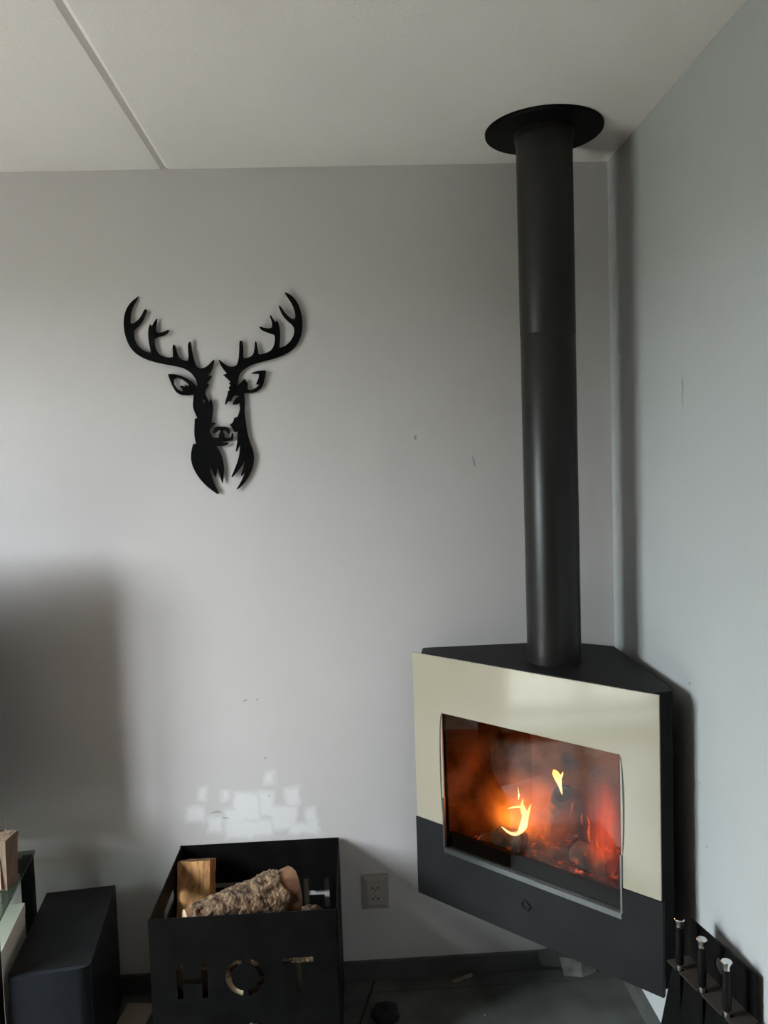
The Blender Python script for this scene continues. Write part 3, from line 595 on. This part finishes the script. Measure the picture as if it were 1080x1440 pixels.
def bark_log(name, label, a, b, ra, rb, bark=(.03,.78), seed=1, n=110, seg=72, flatten=.0):
    a, b = Vector(a), Vector(b); root = thing(name, label, 'firewood', a, 0, fwg); d, x, y = axes(a, b); LN = (b-a).length
    def rad(t): return ra+(rb-ra)*t
    def ring(bm, t, fn, sg):
        out = []
        for k in range(sg):
            an = 2*PI*k/sg; q = x*math.cos(an)+y*math.sin(an)
            out.append(bm.verts.new(d*(LN*t)+q*fn(t, an)))
        return out
    def core(t, an):
        p = Vector((math.cos(an)*1.3, math.sin(an)*1.3, t*3+seed)); return rad(t)*(.91+.06*noise.noise(p)+.025*noise.noise(p*4))
    def barkf(t, an):
        p = Vector((math.cos(an)*rad(t), math.sin(an)*rad(t), t*LN))*1.0+Vector((seed,)*3)
        rdg = 1-abs(noise.noise(Vector((p.x*48, p.y*48, p.z*24))))*3.0
        rdg2 = noise.noise(p*120)
        e0 = bark[0]+.03*noise.noise(Vector((an*2, seed, 0))); e1 = bark[1]+.06*noise.noise(Vector((an*1.5, seed, 4)))
        m_ = min(1, max(0, (t-e0)/.015), max(0, (e1-t)/.015))
        full = rad(t)*(1+.04*noise.noise(p*18))+.0042*rdg+.0026*rdg2
        return core(t, an)*.93*(1-m_)+full*m_ if m_ > 0 else core(t, an)*.9
    bm = bmesh.new(); rs = [ring(bm, i/30, core, 40) for i in range(31)]
    for p, q in zip(rs, rs[1:]):
        for k in range(40): bm.faces.new((p[k], p[(k+1)%40], q[(k+1)%40], q[k]))
    bm.faces.new(rs[0][::-1]); bm.faces.new(rs[-1])
    obj('wood', bm, m_bare, root, smooth=1.0)
    bm = bmesh.new(); lo, hi = max(0, bark[0]-.05), min(1, bark[1]+.1)
    rs = [ring(bm, lo+(hi-lo)*i/n, barkf, seg) for i in range(n+1)]
    for p, q in zip(rs, rs[1:]):
        for k in range(seg): bm.faces.new((p[k], p[(k+1)%seg], q[(k+1)%seg], q[k]))
    o = obj('bark', bm, m_bark, root, smooth=1.2); o['label'] = 'rough flaking brown bark'
    for t, s in ((0, -1), (1, 1)):
        bm = bmesh.new(); v = ring(bm, t, lambda t, an: core(t, an)*.985, 40)
        for q in v: q.co += d*s*.0012
        c0 = bm.verts.new(d*(LN*t+s*.0035))
        for k in range(40): bm.faces.new((v[k], v[(k+1)%40], c0))
        obj('cut_end', bm, m_endg, root)
    return root
def split_log(name, label, a, b, prof, seed=1, n=26, twist=0.0):
    """split billet: polygon cross section (in metres) roughened along its length"""
    a, b = Vector(a), Vector(b); root = thing(name, label, 'firewood', a, 0, fwg); d = (b-a).normalized()
    x = Vector((1,0,0)); x = (x-d*x.dot(d)).normalized(); y = d.cross(x); LN = (b-a).length
    pts = []
    for i in range(len(prof)):
        p, q = Vector(prof[i]), Vector(prof[(i+1)%len(prof)])
        for k in range(7): pts.append(p.lerp(q, k/7))
    cen = sum(pts, Vector((0,0)))/len(pts)
    def rings(bm, ts, sc_=1):
        rs = []
        for t in ts:
            rg = []
            for i, p in enumerate(pts):
                q = cen+(p-cen)*sc_*(1+.07*noise.noise(Vector((p.x*60, p.y*60, t*2.2+seed)))+.03*noise.noise(Vector((p.x*200, p.y*200, t*5+seed))))
                rg.append(bm.verts.new(x*q.x+y*q.y+d*LN*t+d*.004*noise.noise(Vector((p.x*50,p.y*50,seed)))*(1 if t in (0,1) else 0)))
            rs.append(rg)
        return rs
    bm = bmesh.new(); rs = rings(bm, [i/n for i in range(n+1)]); k_ = len(pts)
    for p, q in zip(rs, rs[1:]):
        for k in range(k_): bm.faces.new((p[k], p[(k+1)%k_], q[(k+1)%k_], q[k]))
    bm.faces.new(rs[0][::-1]); bm.faces.new(rs[-1]); obj('wood', bm, m_wood, root, smooth=.5)
    for t, s in ((0, -1), (1, 1)):
        bm = bmesh.new(); rg = rings(bm, [t], .96)[0]
        for v in rg: v.co += d*s*.002
        c0 = bm.verts.new(sum((v.co for v in rg), Vector())/len(rg)+d*s*.002)
        for k in range(k_): bm.faces.new((rg[k], rg[(k+1)%k_], c0))
        obj('cut_end', bm, m_bare, root)
    return root
# bottom layer first
bark_log('firewood_log', 'bark covered log added to shade the inside, lying crosswise just behind the front plate of the box', (-.555,2.142,.357), (-.10,2.142,.357), .042, .042, (.02,1.0), 21, 60, 40)  # added log, keeps light from above off the wood behind the letters
bark_log('firewood_log', 'pale ended log seen through the letter O of the box', (-.368,2.105,.268), (-.37,2.46,.226), .040, .060, (.02,1.0), 3, 50, 40)
bark_log('firewood_log', 'bark covered log low in the box behind the letter H', (-.49,2.23,.232), (-.505,2.47,.228), .062, .060, (.02,1.0), 5, 50, 40)
bark_log('firewood_log', 'bark covered log low in the box behind the letter T', (-.185,2.22,.226), (-.17,2.46,.238), .062, .062, (.02,1.0), 8, 50, 40)
for i, x in enumerate((-.50, -.32, -.155)):
    bark_log('firewood_log', ['lowest log at the left end of the box floor', 'lowest log in the middle of the box floor', 'lowest log at the right end of the box floor'][i], (x,2.19,.090), (x,2.46,.095), .062, .064, (.02,1.0), 11+i, 40, 36)
split_log('firewood_log', 'orange brown split billet standing upright at the left of the box', (-.513,2.385,.298), (-.512,2.452,.462), [(-.056,-.035),(.042,-.040),(.056,-.005),(.040,.040),(-.045,.038)], 2)
bark_log('firewood_log', 'large tapering log with flaking bark lying across the top of the box', (-.498,2.170,.432), (-.212,2.320,.420), .032, .077, (.04,.87), 1)

# ------------------------------------------------------------------ loudspeaker on the floor at the left
m_sub = mat('black_ash_vinyl', (.014,.014,.015), .42, spec=.2); mottle(m_sub, (.006,.006,.0065), (.010,.0105,.011), 30, 4, stretch=(1,6,1), bump=.1, bscale=200, bdist=.0004)
m_clo = mat('bluish_lit_grille_cloth', (.02,.02,.02), .85, spec=.1); mottle(m_clo, (.011,.013,.016), (.015,.0175,.021), 300, 2, bump=.2, bscale=500, bdist=.0006)  # bluish light on the speaker front is put into the cloth colour
SBA = math.radians(7.1)
sb = thing('subwoofer', 'black box subwoofer standing on the floor left of the firewood box', 'speaker', (-.846,2.225,0), SBA)
obj('cabinet', mkbox(-.1015,.1015,-.19,.21,.022,.400), m_sub, sb, bevel=.006, seg=3)
bm = bmesh.new(); prism(bm, [(-.101,-.189), (-.097,-.206), (.070,-.206), (.0905,-.200), (.101,-.189)], .024, .399)
obj('front_grille', bm, m_clo, sb, bevel=.003)
for x in (-.08,.08):
    for y in (-.165,.18): obj('foot', lathe(bmesh.new(), [(.014,0), (.017,.022)], 16, Matrix.Translation((x,y,0))), m_acr, sb, smooth=.6)

# ------------------------------------------------------------------ television stand with its television (mostly out of frame)
TA = math.radians(8.2)
tv = thing('television_stand', 'dark television stand with a greenish glass top at the left edge', 'tv stand', (-.9895,2.396,0), TA)
o = obj('glass_top', mkbox(-1.14,0,-.42,.0,.540,.550), m_shelf, tv, bevel=.001, seg=1); o['label'] = 'greenish smoked glass top'
o = obj('lower_shelf', mkbox(-1.11,-.034,-.40,-.02,.092,.100), m_shelf, tv, bevel=.001, seg=1)
for x in (-.034, -1.11):
    for y in (-.045, -.41): obj('leg', mkbox(x, x+.030, y, y+.040, 0, .540), m_blk, tv, bevel=.0015, seg=1)
for y in (-.40,): obj('rail', mkbox(-1.08,-.034, y+.385, y+.395, .49, .53), m_blk, tv)
m_cart = mat('white_cardboard', (.62,.57,.50), .6); mottle(m_cart, (.58,.53,.46), (.66,.61,.54), 6, 4)
TM = Matrix.Translation((-.9895,2.396,0)) @ Matrix.Rotation(TA, 4, 'Z')
wb = thing('media_box', 'off-white box on the lower shelf of the television stand', 'box', TM @ Vector((-.19,-.20,.100)), TA)
obj('case', mkbox(-.15,.182,-.155,.082,.0005,.320), m_cart, wb, bevel=.003)
obj('lid', mkbox(-.151,.183,-.156,.083,.320,.350), m_cart, wb, bevel=.002)
tel = thing('television', 'black flat television on the glass top, beyond the left edge of the picture', 'television', TM @ Vector((-.520,-.165,.550)), TA)
m_scr = mat('black_screen', (.008,.008,.009), .15)
obj('panel', mkbox(-.46,.46,-.02,.04,.07,.94), m_acr, tel, bevel=.004)
obj('screen', mkbox(-.445,.445,-.022,-.0199,.085,.925), m_scr, tel)
obj('neck', mkbox(-.06,.06,-.01,.03,.012,.08), m_acr, tel)
obj('base', prism(bmesh.new(), rrect(-.26,.26,-.11,.11,.03), 0, .012), m_acr, tel, bevel=.002)

# small wooden holder on the glass
m_pk = mat('pinkish_wood', (.40,.27,.21), .7); mottle(m_pk, (.33,.21,.16), (.46,.33,.26), 12, 6, stretch=(6,6,1))
m_pk2 = mat('brown_wood', (.16,.11,.075), .75); mottle(m_pk2, (.12,.08,.05), (.22,.15,.10), 14, 6, stretch=(6,6,1))
hp = thing('wooden_holder', 'pinkish brown wooden holder with a dark rim standing on the glass top', 'holder', TM @ Vector((-.036,-.200,.550)), TA-.25)
m1 = Matrix.Rotation(.0, 4, 'Z')
bm = bmesh.new()
for s, z in ((.026, 0), (.030, .125)): pass
v0 = [(-.030,-.030),(.028,-.030),(.028,.030),(-.030,.030)]
a_ = [bm.verts.new((x*.90, y*.90, 0)) for x, y in v0]; b_ = [bm.verts.new((x*1.08, y*1.08, .128)) for x, y in v0]
bm.faces.new(a_[::-1]); bm.faces.new(b_)
for i in range(4): bm.faces.new((a_[i], a_[(i+1)%4], b_[(i+1)%4], b_[i]))
obj('block', bm, m_pk2, hp, bevel=.002)
o = obj('front_slat', mkbox(-.026,.012,-.036,-.031,.004,.110, mtx=Matrix.Rotation(-.04, 4, 'X')), m_pk, hp, bevel=.001, seg=1); o['label'] = 'pale pinkish slat'
obj('rim', mkbox(-.0335,.0315,-.0335,.0335,.128,.142), m_pk2, hp, bevel=.002)
bm = bmesh.new(); tube(bm, [(.010,0,.14), (.018,.0,.165), (.016,.003,.185)], [.0014,.0012,.0006], 6); tube(bm, [(.018,.01,.14), (.034,.006,.160), (.038,.004,.150)], [.0014,.0012,.0006], 6)
obj('twig', bm, m_pk2, hp)

# ------------------------------------------------------------------ wall socket
ou = thing('wall_socket', 'grey double wall socket low on the wall between box and stove', 'socket', (.0385, DEPTH, .296))
def bevel_frame(bm, x0, x1, z0, z1, d, ins):
    o_ = [(x0,z0),(x1,z0),(x1,z1),(x0,z1)]; i_ = [(x0+ins,z0+ins),(x1-ins,z0+ins),(x1-ins,z1-ins),(x0+ins,z1-ins)]
    A_ = [bm.verts.new((x,0,z)) for x, z in o_]; B_ = [bm.verts.new((x,-d*.55,z)) for x, z in o_]; C_ = [bm.verts.new((x,-d,z)) for x, z in i_]
    bm.faces.new(A_); bm.faces.new(C_[::-1])
    for P_, Q_ in ((A_, B_), (B_, C_)):
        for k in range(4): bm.faces.new((P_[k], P_[(k+1)%4], Q_[(k+1)%4], Q_[k]))
bm = bmesh.new(); bevel_frame(bm, -.043, .043, -.056, .056, .014, .016); obj('cover_frame', bm, m_plast, ou)
ins = obj('insert', mkbox(-.0235,.0235,-.0175,-.0139,-.036,.036), m_plast, ou, bevel=.0015)
for zc in (.018,-.018):
    for x in (-.0085,.0085): obj('pin_hole', lathe(bmesh.new(), [(.0032,0),(.0032,.0022)], 12, Matrix.Translation((x,-.0162,zc)) @ Matrix.Rotation(PI/2, 4, 'X')), m_dark, ins)
    obj('centre_screw', lathe(bmesh.new(), [(.0022,0),(.0022,.0022)], 10, Matrix.Translation((0,-.0162,zc*.55)) @ Matrix.Rotation(PI/2, 4, 'X')), m_dark, ins)

# ------------------------------------------------------------------ fire tools on their stand, by the right wall
TR = math.atan2(-.979, .205)             # row direction
ts = thing('fire_tool_stand', 'black sheet steel fire tool stand close to the right wall', 'tool stand', (.755,1.688,0), TR)
# local axes: x along the row towards the camera, y towards the wall
hole = circ(-.008,.520,.019)
plate('back_plate', [[(-.113,0),(.110,0),(.110,.575),(-.113,.575)], hole], .004, m_blk, ts, mtx=Matrix.Translation((0,.052,0)))
SHZ = .478
bm = bmesh.new()
xs = (-.122,-.082-.007,-.082+.007,-.007,.007,.082-.007,.082+.007,.116)
# shelf: a plate with three U slots open at the front edge
yb, yf, ysl = .048, -.012, .010
def quad(x0,x1,y0,y1): box(bm, x0, x1, y0, y1, SHZ-.003, SHZ)
quad(-.122,.116, ysl, yb)
for x0, x1 in ((-.122,-.089), (-.075,-.007), (.007,.075), (.089,.116)): quad(x0, x1, yf, ysl)
o = obj('shelf', bm, mat('brown_black_steel', (.040,.032,.027), .5, spec=.25), ts); o['label'] = 'brownish shelf with slots for the tools'  # shelf steel is browner and lighter than the black plates
bm = bmesh.new()
A_ = [bm.verts.new(p) for p in ((-.122,.006,SHZ-.004), (.116,.006,SHZ-.004), (.150,-.055,.0), (-.185,-.055,.0))]
B_ = [bm.verts.new(p) for p in ((-.122,.009,SHZ-.004), (.116,.009,SHZ-.004), (.150,-.052,.0), (-.185,-.052,.0))]
bm.faces.new(A_); bm.faces.new(B_[::-1])
for i in range(4): bm.faces.new((A_[i], B_[i], B_[(i+1)%4], A_[(i+1)%4]))
obj('front_plate', bm, m_blk, ts)
m_hand = mat('black_handle_rubber', (.005,.005,.005), .42, spec=.2)
TSM = Matrix.Translation((.755,1.688,0)) @ Matrix.Rotation(TR, 4, 'Z')
tl = [('farthest of three fire tools, next to the stove', -.0835), ('middle one of three fire tools', -.001), ('nearest of three fire tools, away from the stove', .083)]
for i, (lb, x) in enumerate(tl):
    t = thing('fire_tool', lb+', black handle with chrome cap', 'fire tool', TSM @ Vector((x, -.004, SHZ)), TR, 'fire tools on the stand')
    hnd = obj('handle', lathe(bmesh.new(), [(.0075,.0125), (.0095,.016), (.0098,.06), (.0085,.104)], 24), m_hand, t, smooth=.7)
    obj('cap', lathe(bmesh.new(), [(.0078,.104), (.0082,.113), (.0112,.1185), (.0116,.1215), (.0105,.1230)], 28), m_chrome, hnd, smooth=.7)['label'] = 'chrome cap'
    obj('ferrule', lathe(bmesh.new(), [(.0062,-.001), (.0072,.003), (.0072,.0125)], 24), m_chrome, hnd, smooth=.7)['label'] = 'chrome ferrule'
    obj('shaft', lathe(bmesh.new(), [(.0045,-.36), (.0045,-.001)], 14, Matrix.Rotation(-.10 if 0 else 0, 4, 'X')), m_blk, t, smooth=.7)
    if i == 0: obj('brush', lathe(bmesh.new(), [(.012,-.44), (.024,-.44), (.022,-.38), (.010,-.36)], 20), m_hand, t, smooth=.7)
    if i == 1: obj('shovel_blade', mkbox(-.035,.035,-.004,.000,-.45,-.355), m_blk, t, bevel=.0015)
    if i == 2:
        bm = bmesh.new(); tube(bm, [(0,0,-.355), (0,0,-.42), (.004,0,-.44)], [.0045,.004,.001], 10); tube(bm, [(0,0,-.40), (.018,0,-.405), (.026,0,-.39)], [.004,.003,.001], 10); obj('poker_tip', bm, m_blk, t, smooth=.7)

# ------------------------------------------------------------------ bits on the floor
m_film = mat('dusty_clear_plastic', (.42,.41,.38), .35); bsdf(m_film).inputs['Alpha'].default_value = .62
mottle(m_film, (.17,.165,.15), (.30,.29,.27), 25, 6, bump=.3, bscale=60, bdist=.002)
def sheet(bm, tris_pts, faces, th=.0008):
    top = [bm.verts.new(p) for p in tris_pts]; bot = [bm.verts.new((p[0], p[1], p[2]-th)) for p in tris_pts]
    cnt = {}
    for f_ in faces:
        bm.faces.new([top[i] for i in f_]); bm.faces.new([bot[i] for i in f_[::-1]])
        for i in range(len(f_)):
            e = (f_[i], f_[(i+1)%len(f_)]); cnt[frozenset(e)] = cnt.get(frozenset(e), [])+[e]
    for k, v in cnt.items():
        if len(v) == 1: a, b = v[0]; bm.faces.new((top[b], top[a], bot[a], bot[b]))
bm = bmesh.new()
P_ = [(.632,2.492,.052), (.642,2.470,.001), (.700,2.458,.001), (.752,2.480,.001), (.760,2.500,.030), (.700,2.485,.040), (.672,2.474,.018)]
sheet(bm, P_, [(0,1,6), (0,6,5), (1,2,6), (2,5,6), (2,3,5), (3,4,5)])
tag(obj('plastic_wrapper', bm, m_film), 'crumpled dusty clear wrapper on the floor under the stove', 'wrapper')
m_sheet = mat('grey_glass_sheet', (.07,.075,.07), .35)
bm = bmesh.new()
sheet(bm, [(.560,2.497,.075), (.572,2.490,.030), (.652,2.485,.016), (.700,2.492,.040), (.66,2.498,.09)], [(0,1,2), (0,2,4), (2,3,4)], .001)
tag(obj('grey_sheet_scrap', bm, m_sheet), 'grey bent sheet scrap beside the clear wrapper under the stove', 'scrap')
m_chip = mat('dry_wood_chip', (.24,.17,.13), .85); mottle(m_chip, (.17,.12,.09), (.32,.24,.19), 30, 5)
o = obj('wood_chip', lump_log((.276,2.468,.006), (.345,2.493,.008), .0055, .0075, 3, .6, 10, 8, .5), m_chip, smooth=.6); tag(o, 'small brown wood chip on the dark tiles below the wall', 'wood chip')
m_coal = mat('charcoal', (.008,.008,.008), .9)
bm = bmesh.new(); bmesh.ops.create_icosphere(bm, subdivisions=4, radius=1)
for v in bm.verts:
    n_ = 1+.28*noise.noise(v.co*1.5+Vector((4,1,2)))+.10*noise.noise(v.co*5)
    v.co = Vector((.055+.042*v.co.x*n_, 2.318+.048*v.co.y*n_, .019+.021*v.co.z*n_))
    if v.co.z < 0.0005: v.co.z = .0005
tag(obj('charcoal_lump', bm, m_coal, smooth=.9), 'black rounded lump on the floor right of the firewood box', 'charcoal')
bm = bmesh.new(); bmesh.ops.create_icosphere(bm, subdivisions=1, radius=.0022)
for v in bm.verts: v.co += Vector((.355,2.31,.0022))
tag(obj('crumb', bm, m_white), 'tiny white crumb on the dark tile in front of the stove', 'crumb')
# between speaker and firewood box
m_card = mat('beige_board', (.34,.28,.21), .7); mottle(m_card, (.28,.23,.17), (.40,.33,.26), 8, 5)
bm = mkbox(-.045,.045,-.22,.0,0,.006)
o = obj('beige_board', bm, m_card, bevel=.001, seg=1); tag(o, 'beige flat board lying on the floor between speaker and firewood box', 'board')
o.location = (-.712,2.455,.0005); o.rotation_euler = (0,0,-.10)
m_cab = mat('grey_cable', (.30,.29,.27), .5)
for i, (x0, x1, lb) in enumerate(((-.668,-.688,'grey cable on the floor next to the beige board'), (-.622,-.640,'grey cable on the floor hugging the side of the firewood box'))):
    o = obj('floor_cable', tube(bmesh.new(), [(x0,2.49,.0045), (x0-.004,2.43,.0045), (x1,2.36,.0045), (x1-.01,2.20,.0045), (x1-.015,1.9,.0045)], .0045, 10), m_cab, smooth=1)
    tag(o, lb, 'cable', 'cables beside the firewood box')

# a sheet of paper in front of the television stand: outside the picture, mirrored in the stove glass
o = obj('paper_sheet', mkbox(-.105,.105,-.15,.15,0,.001), mat('white_paper', (.75,.74,.72), .7)); o.location = (-1.31,1.70,.0005); o.rotation_euler = (0,0,-.45)
tag(o, 'white sheet of paper on the floor, mirrored in the stove window', 'paper')
